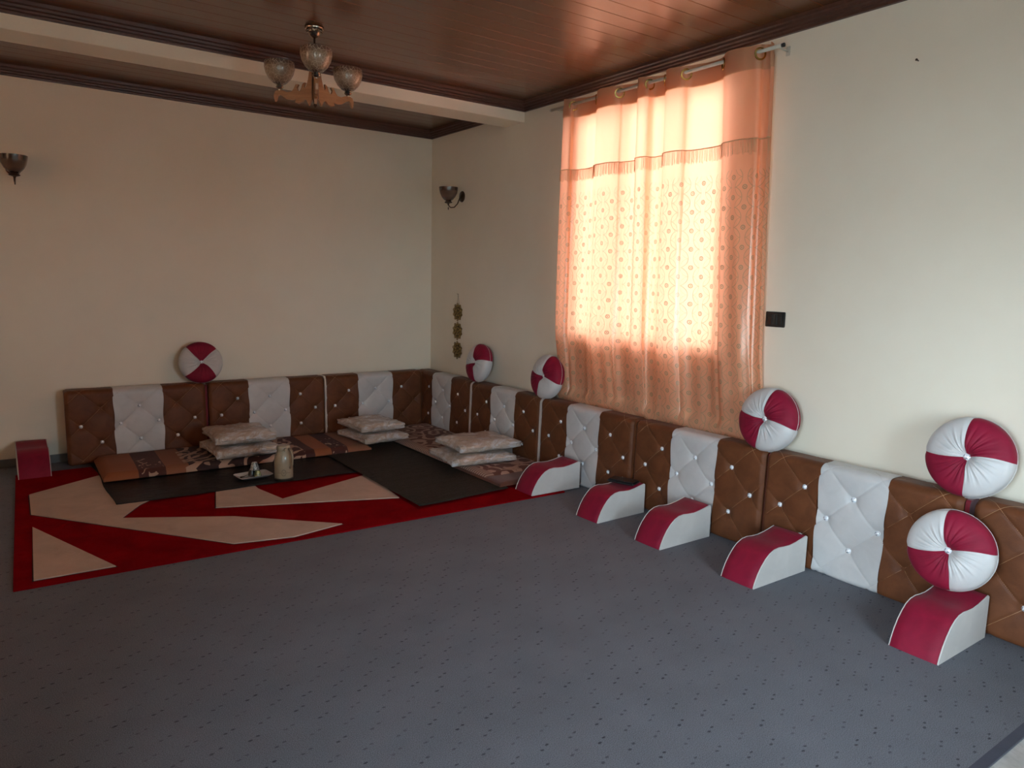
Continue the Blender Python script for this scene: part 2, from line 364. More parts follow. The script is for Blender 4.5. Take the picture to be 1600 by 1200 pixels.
# ------------------------------------------------------------------ room shell
HT, HC = 2.8865, 2.955
structure(link('floor', boxes([(XL-.2, YR-.2, -.12, .2, .2, -.008)]), M['tile']), 'pale marbled tile floor under the carpet')
T = .2
structure(link('wall_back', boxes([(XL-T, 0, -.1, T, T, 3.1)]), M['wall']), 'cream back wall')
structure(link('wall_right', boxes([(0, WY1, -.1, T, 0, 3.1), (0, YR-T, -.1, T, WY0, 3.1), (0, WY0, -.1, T, WY1, WZ0), (0, WY0, WZ1, T, WY1, 3.1)]), M['wall']), 'cream right wall with the curtained window')
structure(link('wall_left', boxes([(XL-T, LY1, -.1, XL, 0, 3.1), (XL-T, YS, -.1, XL, LY0, 3.1), (XL-T, LY0, -.1, XL, LY1, LZ0), (XL-T, LY0, LZ1, XL, LY1, 3.1), ]), M['wall']), 'cream left wall')
structure(link('wall_entrance', boxes([(XL-T, YS-T, -.1, XE-.01, YS, 3.1), (XE-T, YR-T, -.1, XE, DY0, 3.1), (XE-T, DY1, -.1, XE+.22, YS, 3.1), (XE-T, DY0, DZ, XE, DY1, 3.1)]), M['wall']), 'cream wall around the entrance door, with an added stub cutting off light')  # jutting stub added to shield left floor and back wall from door light
structure(link('wall_rear', boxes([(XE, YR-T, -.1, RX0, YR, 3.1), (RX1, YR-T, -.1, 0, YR, 3.1), (RX0, YR-T, -.1, RX1, YR, RZ0), (RX0, YR-T, RZ1, RX1, YR, 3.1)]), M['wall']), 'cream wall behind the camera')
# outdoor ground
structure(link('outdoor_ground', boxes([(-30, -30, -.5, 30, 30, -.15)]), M['concrete']), 'concrete ground outside')
# ceiling: backing slab + boards
ceil = structure(link('ceiling', boxes([(XL-T, YR-T, HC+.018, T, T, 3.12)]), M['ceilback']), 'varnished reddish-brown boarded ceiling')
PW = .1285
def board_mesh():
    x0, x1 = XL, 0
    pr_ = [(0, .02), (0, .003), (.0015, 0), (PW-.003, 0), (PW-.0012, .003), (PW-.0012, .02)]
    vs = [(x, -a, b) for x in (x0, x1) for a, b in pr_]; n = len(pr_)
    fs = [tuple(range(n)), tuple(range(n, 2*n))[::-1]]+[(i, i+n, (i+1) % n+n, (i+1) % n) for i in range(n)]
    bm = bmesh.new(); bm.from_mesh(mesh(vs, fs)); return bm_mesh(bm)
bme = board_mesh(); bme.materials.append(M['ceil'])
y = -.036
while y > YR:
    link('plank', bme, None, ceil, (0, y, HC)); y -= PW
structure(link('ceiling_beam', boxes([(XL, -1.5665, 2.8065, 0, -1.286, HC+.02)], .003), M['beam']), 'cream plastered beam crossing the boarded ceiling')
# crown mouldings (stepped profile swept along each wall)
CP = [(0, HT), (.020, HT), (.022, HT+.012), (.036, HT+.016), (.038, HT+.026), (.052, HT+.032), (.056, HT+.044), (.068, HT+.050), (.072, HC), (0, HC)]
def molding(a, b, n):
    """a->b along wall, n = inward normal"""
    a, b, n = Vector(a), Vector(b), Vector(n); d = (b-a).normalized()
    vs = []
    for p, s in ((a, 1), (b, -1)):
        for q, z in CP: vs.append(p+n*q+d*s*q+Vector((0, 0, z)))
    k = len(CP); fs = [tuple(range(k)), tuple(range(k, 2*k))[::-1]]+[(i, i+k, (i+1) % k+k, (i+1) % k) for i in range(k)]
    bm = bmesh.new(); bm.from_mesh(mesh(vs, fs)); return bm_mesh(bm)
k = 0
for (a, b, n) in [((XL, 0, 0), (0, 0, 0), (0, -1, 0)), ((0, 0, 0), (0, -1.286, 0), (-1, 0, 0)), ((XL, -1.286, 0), (0, -1.286, 0), (0, 1, 0)), ((XL, 0, 0), (XL, -1.286, 0), (1, 0, 0)),
                  ((XL, -1.5665, 0), (0, -1.5665, 0), (0, -1, 0)), ((0, -1.5665, 0), (0, YR, 0), (-1, 0, 0)), ((XE, YR, 0), (0, YR, 0), (0, 1, 0)), ((XL, -1.5665, 0), (XL, YS, 0), (1, 0, 0))]:
    k += 1
    structure(link('trim_%d' % k, molding(a, b, n), M['trimwood']), 'dark stepped wooden crown molding')
structure(link('baseboard_back', boxes([(XL, -.014, -.008, 0, 0, .064)], .003), M['baseboard']), 'grey skirting along the back wall')
structure(link('baseboard_right', boxes([(-.014, YR, -.008, 0, -.014, .064)], .003), M['baseboard']), 'grey skirting along the right wall')
# window behind the curtain
win = structure(link('window_1', boxes([(.06, WY0, WZ0, .12, WY1, WZ0+.05), (.06, WY0, WZ1-.05, .12, WY1, WZ1), (.06, WY0, WZ0+.05, .12, WY0+.05, WZ1-.05), (.06, WY1-.05, WZ0+.05, .12, WY1, WZ1-.05)], .003), M['frame']), 'window frame behind the peach curtains')
for i in (1, 2):
    yy = WY0+(WY1-WY0)*i/3; link('mullion', boxes([(.065, yy-.02, WZ0+.05, .115, yy+.02, WZ1-.05)], .003), M['frame'], win)
for i in range(3):
    y0 = WY0+(WY1-WY0)*i/3; y1 = WY0+(WY1-WY0)*(i+1)/3
    link('pane', boxes([(.088, y0+.02, WZ0+.05, .092, y1-.02, WZ1-.05)]), M['glass'], win)
w2 = structure(link('window_2', boxes([(RX0, YR-.12, RZ0, RX1, YR-.06, RZ0+.05), (RX0, YR-.12, RZ1-.05, RX1, YR-.06, RZ1), (RX0, YR-.12, RZ0, RX0+.05, YR-.06, RZ1), (RX1-.05, YR-.12, RZ0, RX1, YR-.06, RZ1)], .003), M['frame']), 'bare window in the wall behind the camera')
link('pane', boxes([(RX0+.02, YR-.092, RZ0+.02, RX1-.02, YR-.088, RZ1-.02)]), M['glass'], w2)
w3 = structure(link('fill_window', boxes([(XL-.12, LY0, LZ0, XL-.06, LY1, LZ0+.05), (XL-.12, LY0, LZ1-.05, XL-.06, LY1, LZ1), (XL-.12, LY0, LZ0, XL-.06, LY0+.05, LZ1), (XL-.12, LY1-.05, LZ0, XL-.06, LY1, LZ1)], .003), M['frame']), 'added curtained window for warm fill light, unseen on the left wall')
link('pane', boxes([(XL-.092, LY0+.02, LZ0+.02, XL-.088, LY1-.02, LZ1-.02)]), M['glass'], w3)
_n = 80; _v = [(XL+.06+.03*math.sin(i*.9), LY0-.12+(LY1-LY0+.24)*i/_n, z) for z in (.6, 2.8) for i in range(_n+1)]
link('fill_blind', mesh(_v, [(i, i+1, i+_n+2, i+_n+1) for i in range(_n)], True), M['sheer'], w3)  # peach blind that warms the light of the added left window
dr = structure(link('door_1', boxes([(XE-.10, DY0, -.008, XE-.04, DY0+.05, DZ), (XE-.10, DY1-.05, -.008, XE-.04, DY1, DZ), (XE-.10, DY0, DZ-.05, XE-.04, DY1, DZ)], .003), M['frame']), 'frame of the open doorway beside the camera')

# ------------------------------------------------------------------ carpet and rug
CZT = 0.0
cp = tag(link('carpet', boxes([(XL+.002, YS+.002, -.0075, -.0145, -.0145, 0), (XE+.22, -5.765, -.0075, -.0145, YS+.002, 0), (XE+.22, YR+.03, -.0075, -2.05, -5.765, 0)]), M['carpet']),
         'dark blue-grey wall-to-wall carpet with small paired dash marks', 'carpet')
link('edge_binding', boxes([(-2.05, -5.80, -.0075, -.0145, -5.765, .001)], .001), M['binding'], cp)

def bar(x):
    return Vector(x)
rug = empty('area_rug', (-2.0, -1.6, 0)); tag(rug, 'red and cream geometric pile rug lying under the floor cushions', 'rug')
def rel(poly): return [(x+2.0, y+1.6) for x, y in poly]
link('rug_base', prism(rel([(-3.70, -2.655), (-.42, -2.745), (-.36, -.36), (-3.635, -.33)]), .009, .0005, .002), M['rugred'], rug)
creams = [
    [(-3.622, -2.588), (-3.255, -2.598), (-3.586, -1.690)],
    [(-3.588, -.95), (-3.150, -.660), (-2.75, -.62), (-2.75, -1.40), (-2.990, -1.555), (-3.125, -1.775), (-2.75, -1.90), (-2.03, -2.590), (-2.683, -2.595), (-3.588, -1.430)],
    [(-2.613, -1.870), (-2.50, -1.40), (-2.245, -1.40), (-2.245, -1.58), (-2.179, -1.890), (-1.43, -1.60), (-1.50, -2.285)],
]
# order the second polygon cleanly
creams[1] = [(-3.588, -1.430), (-2.683, -2.585), (-2.36, -2.655), (-2.03, -2.585), (-2.55, -2.10), (-3.125, -1.785), (-2.990, -1.555), (-2.75, -1.30), (-2.75, -.62), (-3.150, -.655), (-3.580, -.95)]
def cream_piece(poly):
    poly = rel(poly)
    g = link('carved_outline', prism(poly, .0012, .0094), M['ruggap'], rug)
    # inset copy raised above
    n = len(poly); ins = []
    area = sum(poly[i][0]*poly[(i+1) % n][1]-poly[(i+1) % n][0]*poly[i][1] for i in range(n)); sg = 1 if area > 0 else -1
    for i in range(n):
        p0, p1, p2 = Vector(poly[i-1]), Vector(poly[i]), Vector(poly[(i+1) % n])
        d1, d2 = (p1-p0).normalized(), (p2-p1).normalized()
        n1, n2 = Vector((-d1.y, d1.x))*sg, Vector((-d2.y, d2.x))*sg
        b = (n1+n2); b = b/max(.35, b.length_squared/2) if b.length > 1e-4 else n1
        q = p1+b*.006; ins.append((q.x, q.y))
    link('cream_shape', prism(ins, .007, .0088, .0015), M['rugcream'], rug)
for p in creams: cream_piece(p)

def sheet(name, poly, z, mat, amp=.004, n=46):
    """thin wrinkled sheet filling a quad poly (4 corners, ccw), with a little thickness"""
    a, b, c, d = [Vector((*p, 0)) for p in poly]; vs = []; fs = []
    from mathutils import noise as mn
    for j in range(n+1):
        for i in range(n+1):
            u, v = i/n, j/n; p = (a*(1-u)+b*u)*(1-v)+(d*(1-u)+c*u)*v
            e = min(u, 1-u, v, 1-v)
            w = mn.noise(Vector((p.x*2.2, p.y*7, 1.7)))*.6+mn.noise(Vector((p.x*6, p.y*14, 5)))*.4
            off = mn.noise(Vector((p.x*2, p.y*2, 9)))*.02 if e == 0 else 0
            vs.append((p.x+off, p.y+off, z+abs(w)*amp))
    for j in range(n):
        for i in range(n): k = j*(n+1)+i; fs.append((k, k+1, k+n+2, k+n+1))
    o = link(name, mesh(vs, fs, True), mat)
    so = o.modifiers.new('thickness', 'SOLIDIFY'); so.thickness = .002; so.offset = -1
    return o
tag(sheet('floor_sheet', [(-3.13, -1.50), (-1.46, -1.545), (-1.46, -.25), (-3.15, -.25)], .0185, M['sheetA'], .016), 'black wrinkled plastic sheet on the rug under tray and flask', 'floor sheet', 'dark sheets under the seating')
tag(sheet('floor_sheet', [(-1.50, -2.56), (-.76, -2.52), (-.36, -.25), (-1.50, -.25)], .0285, M['sheetB'], .006), 'dark grey-brown speckled sheet at the corner before the patterned mattress', 'floor sheet', 'dark sheets under the seating')

# ------------------------------------------------------------------ tufted wall cushions
PWID, PH, PTH = 1.022, .585, .125
def tuft_h(s, v, buttons=True):
    p = (s-.10)/.2775+(v-.30)/.27; q = (s-.10)/.2775-(v-.30)/.27
    sp_, sq_ = abs(math.sin(PI*p)), abs(math.sin(PI*q))
    h = .0050*math.sqrt(sp_*sq_)
    g = min(abs(p-round(p)), abs(q-round(q)))*.19
    h -= .0025*math.exp(-(g/.0045)**2)
    pr0, qr0 = round(p), round(q)
    bs = .10+.2775*(pr0+qr0)/2; bz = .30+.27*(pr0-qr0)/2
    r = math.hypot(s-bs, v-bz)
    if .1 < bz < .5: h -= .013*math.exp(-(r/.028)**2)+.004*math.exp(-(r/.065)**2)
    return h
def edge_fade(s):
    e = min(s, PWID-s); return max(0., 1-max(0, 1-e/.03)**2)
def prof_pt(v):
    """arc length v up the front, over the top -> (d outward from panel back, z, normal(d,z))"""
    R1, Rt = .022, .042; zt = PH; D = PTH
    # bottom rounding
    if v < 0: v = 0
    if v < R1:
        a = (1-v/R1)*PI/2; return D-R1+R1*math.cos(a), R1-R1*math.sin(a), (math.cos(a), -math.sin(a))
    if v < zt-Rt: return D, v, (1, 0)
    L = Rt*PI/2
    if v < zt-Rt+L:
        a = (v-(zt-Rt))/Rt; return D-Rt+Rt*math.cos(a), zt-Rt+Rt*math.sin(a), (math.cos(a), math.sin(a))
    e = v-(zt-Rt+L); return D-Rt-e, zt, (0, 1)
VMAX = PH-.042+.042*PI/2+PTH-.042
def panel_pt(s, v, lift=0, base=None):
    d, z, n = prof_pt(v); h = tuft_h(s, v) if base is None else base
    topf = 1 if v < PH-.05 else max(.25, 1-(v-PH+.05)/.1)
    e = min(s, PWID-s)
    bulge = -.016*max(0, 1-e/.028)**2          # rounded vertical ends
    h = h*topf*edge_fade(s)+bulge+lift
    lean = .016*(1-z/PH)
    return (s, -(d+n[0]*h)-lean, z+n[1]*h)      # local: x along, -y outward, z up
def section(s0, s1, wav=0., rest=.0055):
    ns = max(2, int(round((s1-s0)/rest))); nv = 120; vs = []; fs = []
    for j in range(nv+1):
        v = VMAX*j/nv
        w = wav*math.sin(2*PI*(v-.02)/.27)
        for i in range(ns+1):
            a = s0+(s1-s0)*i/ns
            # wavy seams only at the inner joins
            ww = 0
            if s0 > .01: ww += w*(1-i/ns)
            if s1 < PWID-.01: ww += -w*(i/ns)
            x, y_, z = panel_pt(a, v); vs.append((x+ww, y_, z))
    for j in range(nv):
        for i in range(ns): k = j*(ns+1)+i; fs.append((k, k+1, k+ns+2, k+ns+1))
    return mesh(vs, fs, True)
A1, A2 = .330, .690
sec_l, sec_m, sec_r = section(0, A1, .004), section(A1, A2, .004), section(A2, PWID, .004)
# body: back/side core, slightly inside
def core():
    vs, fs = [], []; nv = 40
    out = []
    for j in range(nv+1):
        d, z, n = prof_pt(VMAX*j/nv); out.append((-(d-.004*n[0])-.016*(1-z/PH), z-.004*n[1]))
    out += [(0, PH-.02), (-.016, 0.001)]
    k = len(out)
    for s in (.004, PWID-.004):
        for yy, z in out: vs.append((s, yy+.0 if yy > -.02 else yy+.012, z))
    fs = [tuple(range(k)), tuple(range(k, 2*k))[::-1]]+[(i, i+k, (i+1) % k+k, (i+1) % k) for i in range(k)]
    bm = bmesh.new(); bm.from_mesh(mesh(vs, fs)); return bm_mesh(bm)
core_me = core()
# button
def crystal():
    pr_ = [(0, .0105), (.0075, .0095), (.0135, .005), (.0150, 0), (.012, -.004), (0, -.005)]
    bm = bmesh.new(); bm.from_mesh(lathe(pr_, 8, smooth=False)); me = bm_mesh(bm)
    return me
cry = crystal(); cry.materials.append(M['crystal'])
# seam cords along the diagonals
def seam_mesh(lo, hi):
    bm = bmesh.new()
    def add(pts):
        if len(pts) < 3: return
        me = tube(pts, .0011, 5); bm.from_mesh(me)
    for fam in (0, 1):
        for k_ in range(-4, 8):
            seg = []
            N = 60
            for i in range(N+1):
                v = .012+(VMAX-.05-.012)*i/N
                t_ = (v-.30)/.27
                s = .10+.2775*((k_-t_) if fam == 0 else (k_+t_))
                p = (s-.10)/.2775+t_; q = (s-.10)/.2775-t_
                if lo+.006 < s < hi-.006 and .02 < s < PWID-.02: seg.append(panel_pt(s, v, .0006))
                else: add(seg); seg = []
            add(seg)
    return bm_mesh(bm, True)
seam_b1, seam_w, seam_b2 = seam_mesh(0, A1), seam_mesh(A1, A2), seam_mesh(A2, PWID)
BUT = [(.10, .30), (.3775, .30), (.655, .30), (.9325, .30)]+[(s, z) for z in (.435, .165) for s in (.23875, .51625, .79375)]
def side_cover(rec=.010):
    vs, fs = [], []; out = []
    for j in range(41):
        d, z, n = prof_pt(VMAX*j/40); out.append((-(d-rec*n[0])-.016*(1-z/PH), z-rec*.6*n[1]))
    out += [(-.005, PH-.02), (-.020, .002)]
    k = len(out)
    for s in (0, .0195):
        for yy, z in out: vs.append((s, yy, z))
    fs = [tuple(range(k)), tuple(range(k, 2*k))[::-1]]+[(i, i+k, (i+1) % k+k, (i+1) % k) for i in range(k)]
    bm = bmesh.new(); bm.from_mesh(mesh(vs, fs)); return bm_mesh(bm)
def wall_cushion(name, label, loc, rz, side, nobut=()):
    t_ = empty(name, loc, (0, 0, rz)); tag(t_, label, 'wall cushion', 'tufted brown and white back cushions along the walls')
    link('cushion_core', core_me, M['brown'], t_)
    a = link('brown_section', sec_l, M['brown'], t_); link('seam_cord', seam_b1, M['cordbrown'], a)
    a = link('white_section', sec_m, M['white'], t_); a['label'] = 'white tufted middle section'; link('seam_cord', seam_w, M['cordwhite'], a)
    a = link('brown_section', sec_r, M['brown'], t_); link('seam_cord', seam_b2, M['cordbrown'], a)
    for i, (s, z) in enumerate(BUT):
        if i in nobut: continue
        x, y_, zz = panel_pt(s, z, .004)
        link('crystal_button', cry, None, t_, (x, y_, zz), (PI/2, 0, 0))
    me = side_cover({'maroon': .030, 'cream': .003, 'brown': .012}[side]); me.materials.append(M[side])
    so = link('side_cover', me, None, t_, (PWID+.000, 0, 0))
    if side != 'brown': so['label'] = {'maroon': 'dark red side cover', 'cream': 'cream side cover'}[side]
    return t_
# back wall: local x -> +X, outward -y
BX = [-3.293, -2.246, -1.222]
BL = ['leftmost tufted cushion on the back wall, full brown-white-brown front visible', 'middle tufted cushion on the back wall, behind the wrapped cushions and flask', 'tufted cushion on the back wall reaching into the room corner']
for x, l, sd in zip(BX, BL, ('maroon', 'cream', 'brown')):
    wall_cushion('tufted_wall_cushion', l, (x, -.065, 0), 0, sd, nobut={BX[0]: (4, 6), BX[2]: (3, 9)}.get(x, ()))
# right wall: start at y0 going -y; local x -> -Y ; outward (-y local) -> -X
RY = [-.058, -1.100, -2.140, -3.187, -4.220, -5.288]
RL = ['tufted cushion tucked in the corner, first one on the right wall', 'tufted cushion on the right wall beneath the two ball-shaped pillows left of the curtain',
      'tufted cushion on the right wall below the left half of the curtain', 'tufted cushion on the right wall below the right end of the curtain',
      'tufted cushion on the right wall with the bright white middle, right of the curtain', 'nearest tufted cushion, cut off by the right edge of the view']
for y0, l, sd in zip(RY, RL, ('cream', 'cream', 'brown', 'maroon', 'maroon', 'brown')):
    wall_cushion('tufted_wall_cushion', l, (-.065, y0, 0), -PI/2, sd, nobut=(6, 9) if y0 == RY[4] else ())

# ------------------------------------------------------------------ armrest bolsters
AP = [(0, 0), (0, .19), (.012, .197), (.05, .188), (.10, .178), (.15, .172), (.20, .174), (.24, .178), (.28, .174), (.315, .160), (.345, .138), (.375, .106), (.40, .070), (.42, .030), (.43, 0)]
def bolster_parts():
    w = .203; bm = bmesh.new()
    from mathutils import geometry
    top = AP[1:]
    vs = []; fs = []
    N = len(top)
    # red strip over the top and front with rounded edges
    cols = [0.003, .007, .05, .10, .15, w-.007, w-.003]; lift = [-.004, 0, .0015, .002, .0015, 0, -.004]
    for (x, z) in top:
        for c, l in zip(cols, lift): vs.append((-x-(l if z < .15 else 0), -c, max(0, z+(l if z > .02 else 0))))
    m = len(cols)
    for i in range(N-1):
        for j in range(m-1): k_ = i*m+j; fs.append((k_, k_+1, k_+m+1, k_+m))
    # rear face
    k0 = len(vs); vs += [(0, -cols[0], 0), (0, -cols[-1], 0)]; fs.append((k0, 0, m-1, k0+1))
    red = mesh(vs, fs, True)
    def side(y0, y1):
        poly = [(-x, z) for x, z in AP]
        bm = bmesh.new(); v0 = [bm.verts.new((x, y0, z)) for x, z in poly]; f = bm.faces.new(v0)
        e = bmesh.ops.extrude_face_region(bm, geom=[f]); bmesh.ops.translate(bm, verts=[v for v in e['geom'] if isinstance(v, bmesh.types.BMVert)], vec=(0, y1-y0, 0))
        bmesh.ops.bevel(bm, geom=bm.edges[:], offset=.001, segments=1, affect='EDGES'); return bm_mesh(bm, True, .6)
    return red, side(0, -.0042), side(-w+.0042, -w)
rb, sA, sB = bolster_parts()
def pipe_mesh(yy):
    return tube([(-x-.001, yy, max(.003, z+.001)) for x, z in AP[1:]], .0013, 6)
pA, pB = pipe_mesh(-.0035), pipe_mesh(-.203+.0035)
def bolster(label, loc, rz, sc=1.0):
    t_ = empty('bolster', loc, (0, 0, rz)); tag(t_, label, 'armrest', 'red and ivory floor armrests')
    link('red_cover', rb, M['red'], t_); a = link('side_panel', sA, M['ivory'], t_); b = link('side_panel', sB, M['ivory'], t_)
    link('piping', pA, M['ivory'], a); link('piping', pB, M['ivory'], b); t_.scale = (sc, 1, 1)
    return t_
bolster('red armrest topped by a ball-shaped pillow, nearest the camera', (-.242, -5.207, 0), 0)
bolster('red armrest second from the nearest, directly left of the bright white tufted section', (-.242, -4.335, 0), 0, 1.03)
bolster('red armrest third from the nearest, directly right of the one bearing a black case', (-.255, -3.706, 0), 0, 1.0)
bolster('red armrest with a black case resting on its back end', (-.262, -3.165, 0), .02, .98)
bolster('farthest red armrest on the right wall, at the end of the patterned mattress', (-.268, -2.525, .0115), -.02, 1.0)
bolster('dark red armrest standing alone at the far left against the back wall', (-3.622, -.065, .0115), PI/2, 1.0)
# black case on the fourth armrest
t_ = empty('black_case', (-.355, -3.262, .186), (0, 0, .35)); tag(t_, 'flat black case lying on a red armrest against the tufted cushion', 'case')
link('case_body', boxes([(-.05, -.095, .006, .05, .095, .030)], .009), M['blackpl'], t_); link('zip_band', boxes([(-.052, -.096, .015, .052, .096, .021)], .002), plain('dark_grey_zip', (.04, .04, .04), .5), t_)

# ------------------------------------------------------------------ round pillows
def pillow_sectors(R=.178, Tk=.076):
    """four quarter wedges: local z = axis (front +z)"""
    res = []
    nr = 16
    for q in range(4):
        na = 44; vs = []; fs = []
        prof = []
        for i in range(nr+1):       # front centre -> rim
            u = i/nr; r = R*math.sin(u*PI/2)**.85 if u > 0 else 0
            z = Tk*math.cos(u*PI/2)**.62 if u < 1 else 0
            z -= Tk*.60*math.exp(-(r/.030)**2)
            prof.append((r, z))
        for i in range(1, nr+1):
            u = 1-i/nr; r = R*math.sin(u*PI/2)**.85 if u > 0 else 0
            z = -(Tk*math.cos(u*PI/2)**.62 if u < 1 else 0)*.85
            prof.append((r, z))
        n = len(prof)
        for j in range(na+1):
            a0 = q*PI/2+j/na*PI/2
            for (r, z) in prof:
                a = a0+.22*(1-(r/R))          # slightly curved seams
                pl = (math.sin(a0*23)+.7*math.sin(a0*41+1.3)+.5*math.sin(a0*67+q))*.0024*math.exp(-((r-.055)/.055)**2)
                e = min(j, na-j)/na
                seam = -.0035*math.exp(-(e/.05)**2)
                k_ = 1+(pl+seam)/R*.8
                vs.append((r*math.cos(a)*k_, r*math.sin(a)*k_, z+(pl+seam*.9)*(1 if z > 0 else -1)))
        for j in range(na):
            for i in range(n-1): k_ = j*n+i; fs.append((k_, k_+n, k_+n+1, k_+1))
        res.append(mesh(vs, fs, True))
    return res
psec = pillow_sectors()
prim = tube([(.1785*math.cos(a), .1785*math.sin(a), 0) for a in [2*PI*i/64 for i in range(64)]], .0014, 6, True)
def round_pillow(label, loc, normal, spin, sc=1.0):
    n = Vector(normal).normalized()
    z = n; up = Vector((0, 0, 1)); x = up.cross(z).normalized(); y_ = z.cross(x)
    m = Matrix((x, y_, z)).transposed().to_4x4(); m = Matrix.Translation(loc) @ m @ Matrix.Rotation(spin, 4, 'Z') @ Matrix.Scale(sc, 4)
    t_ = empty('round_pillow'); t_.matrix_world = m; tag(t_, label, 'pillow', 'round red and white pillows')
    for i, me in enumerate(psec):
        link('red_sector' if i % 2 == 0 else 'white_sector', me, M['red'] if i % 2 == 0 else M['white'], t_)
    link('rim_piping', prim, M['ivory'], t_)
    b = link('crystal_button', cry, None, t_, (0, 0, .034)); b.scale = (1.35, 1.35, 1.35)
    return t_
PZ = PH+.170
DG = math.radians
round_pillow('large round pillow on the cushion top at far right, above another round pillow', (-.122, -5.225, PZ), (-1, -.05, .20), DG(2), 1.03)
round_pillow('round pillow on the cushion top right of the curtain end', (-.122, -4.170, PZ-.005), (-1, 0, .2), DG(-10), 1.03)
round_pillow('round pillow on the cushion top at the left edge of the curtain', (-.122, -2.128, PZ-.005), (-1, .02, .2), DG(-14), 1.0)
round_pillow('small-looking round pillow nearest the corner, beneath the gold hanging', (-.122, -1.125, PZ), (-1, .02, .2), DG(12), .98)
round_pillow('round pillow leaning on the back wall above the left cushions', (-2.285, -.115, PZ), (0, -1, .2), DG(40), .98)
round_pillow('round pillow sitting on the nearest red armrest against the tufted cushions', (-.303, -5.262, .366), (-1, -.10, .16), DG(9), 1.0)

# ------------------------------------------------------------------ mattresses
def slab(x0, y0, x1, y1, z0, z1, top_in=(0, 0, 0, 0), mat=None, sidemat=None, seed=0, n=60):
    from mathutils import noise as mn
    vs, fs = [], []; m = max(8, int(n*abs(y1-y0)/max(.1, abs(x1-x0)))); m = min(m, 60)
    prof = lambda e: 1-max(0, 1-e/.03)**2.2
    for j in range(m+1):
        for i in range(n+1):
            u, v = i/n, j/m; x = x0+(x1-x0)*u; y_ = y0+(y1-y0)*v
            e = min(abs(x-x0), abs(x1-x), abs(y_-y0), abs(y1-y_))
            w = mn.noise(Vector((x*4, y_*4, seed)))*.006
            z = z0+.02+(z1-z0-.02)*prof(e)+w*min(1, e/.05)
            vs.append((x, y_, z))
    for j in range(m):
        for i in range(n): k_ = j*(n+1)+i; fs.append((k_, k_+1, k_+n+2, k_+n+1))
    # skirt
    rim = [i for i in range(n+1)]+[(j)*(n+1)+n for j in range(1, m+1)]+[m*(n+1)+i for i in range(n-1, -1, -1)]+[j*(n+1) for j in range(m-1, 0, -1)]
    k0 = len(vs)
    for r in rim: vs.append((vs[r][0], vs[r][1], z0))
    L = len(rim)
    for i in range(L): fs.append((rim[i], k0+i, k0+(i+1) % L, rim[(i+1) % L]))
    fs.append(tuple(k0+i for i in range(L)))
    bm = bmesh.new(); bm.from_mesh(mesh(vs, fs)); return bm_mesh(bm, True, .9)
me = slab(0, -.66, 2.03, 0, 0, .052, seed=3)
mA = tag(link('floor_mattress', me, M['matA'], None, (-3.125, -.262, .027), (0, 0, -.012)), 'thin mattress with orange and dark brown stripes along the back wall', 'mattress', 'thin floor mattresses')
me = slab(-.60, -1.98, 0, 0, 0, .035, seed=8)
mB = empty('floor_mattress', (-.205, -.30, .036), (0, 0, .004)); tag(mB, 'thin brown and cream floral mattress along the right wall', 'mattress', 'thin floor mattresses')
link('printed_cover', me, M['matB'], mB)
me = slab(-.605, -2.17, -.02, -1.5, 0, .028, seed=5)
link('brown_underside', me, M['matside'], mB, (0, 0, -.006))

# ------------------------------------------------------------------ wrapped seat cushions
def wrapped(seed, sx=.46, sy=.46, h=.095):
    from mathutils import noise as mn
    bm = bmesh.new(); bmesh.ops.create_cube(bm, size=2); bmesh.ops.subdivide_edges(bm, edges=bm.edges[:], cuts=22, use_grid_fill=True)
    for v in bm.verts:
        x, y_, z = v.co
        r = max(abs(x), abs(y_)); puff = (1-abs(x)**3.2)*(1-abs(y_)**3.2)
        cor = (abs(x)*abs(y_))**3
        px = x*sx/2*(1-.10*(1-cor)*abs(z)**2*.6)*(1-.03*(1-abs(y_)**2)*(abs(x)**4)); py = y_*sy/2*(1-.10*(1-cor)*abs(z)**2*.6)*(1-.03*(1-abs(x)**2)*(abs(y_)**4))
        pz = z*h/2*(.50+.50*puff**.40)
        w = mn.noise(Vector((x*2.2+seed*3, y_*2.2, z*2)))*.010+mn.noise(Vector((x*6+seed, y_*6, z*5+seed)))*.005
        rid = abs(mn.noise(Vector((x*3+seed*7, y_*3, z))))
        w += -.006*math.exp(-(rid/.06)**2)
        dirn = Vector((x*.6, y_*.6, z)).normalized()
        if z < -.6: w *= .3
        v.co = Vector((px, py, pz+h/2))+dirn*w
    return bm_mesh(bm, True)
def flap(sx, sy, seed):
    from mathutils import noise as mn
    vs, fs = [], []; n = 20                        # crimped plastic edge along one side
    for i in range(n+1):
        u = i/n*2-1
        for j in range(4):
            w = mn.noise(Vector((u*5+seed, j, 0)))*.008
            vs.append((u*sx/2*.95, -sy/2*.93-.012*j*.5, .045+.006*j*.3+w*(j/2)))
    for i in range(n):
        for j in range(3): k_ = i*4+j; fs.append((k_, k_+1, k_+5, k_+4))
    return mesh(vs, fs, True)
def seat_cushion(label, loc, rz, seed, sx=.46, sy=.46, h=.095, tilt=(0, 0)):
    t_ = empty('seat_cushion', loc, (tilt[0], tilt[1], rz)); tag(t_, label, 'cushion', 'plastic-wrapped seat cushions on the mattresses')
    link('wrapped_body', wrapped(seed, sx, sy, h), M['wrap'], t_)
    f = link('plastic_seam', flap(sx, sy, seed), M['wrap'], t_); so = f.modifiers.new('t', 'SOLIDIFY'); so.thickness = .0015
    return t_
seat_cushion('lower wrapped cream cushion of the left stack, beside the flask', (-2.135, -.700, .078), .03, 1, .50, .50, .100)
seat_cushion('upper wrapped cream cushion of the left stack, beside the flask', (-2.145, -.705, .187), -.03, 2, .46, .49, .100)
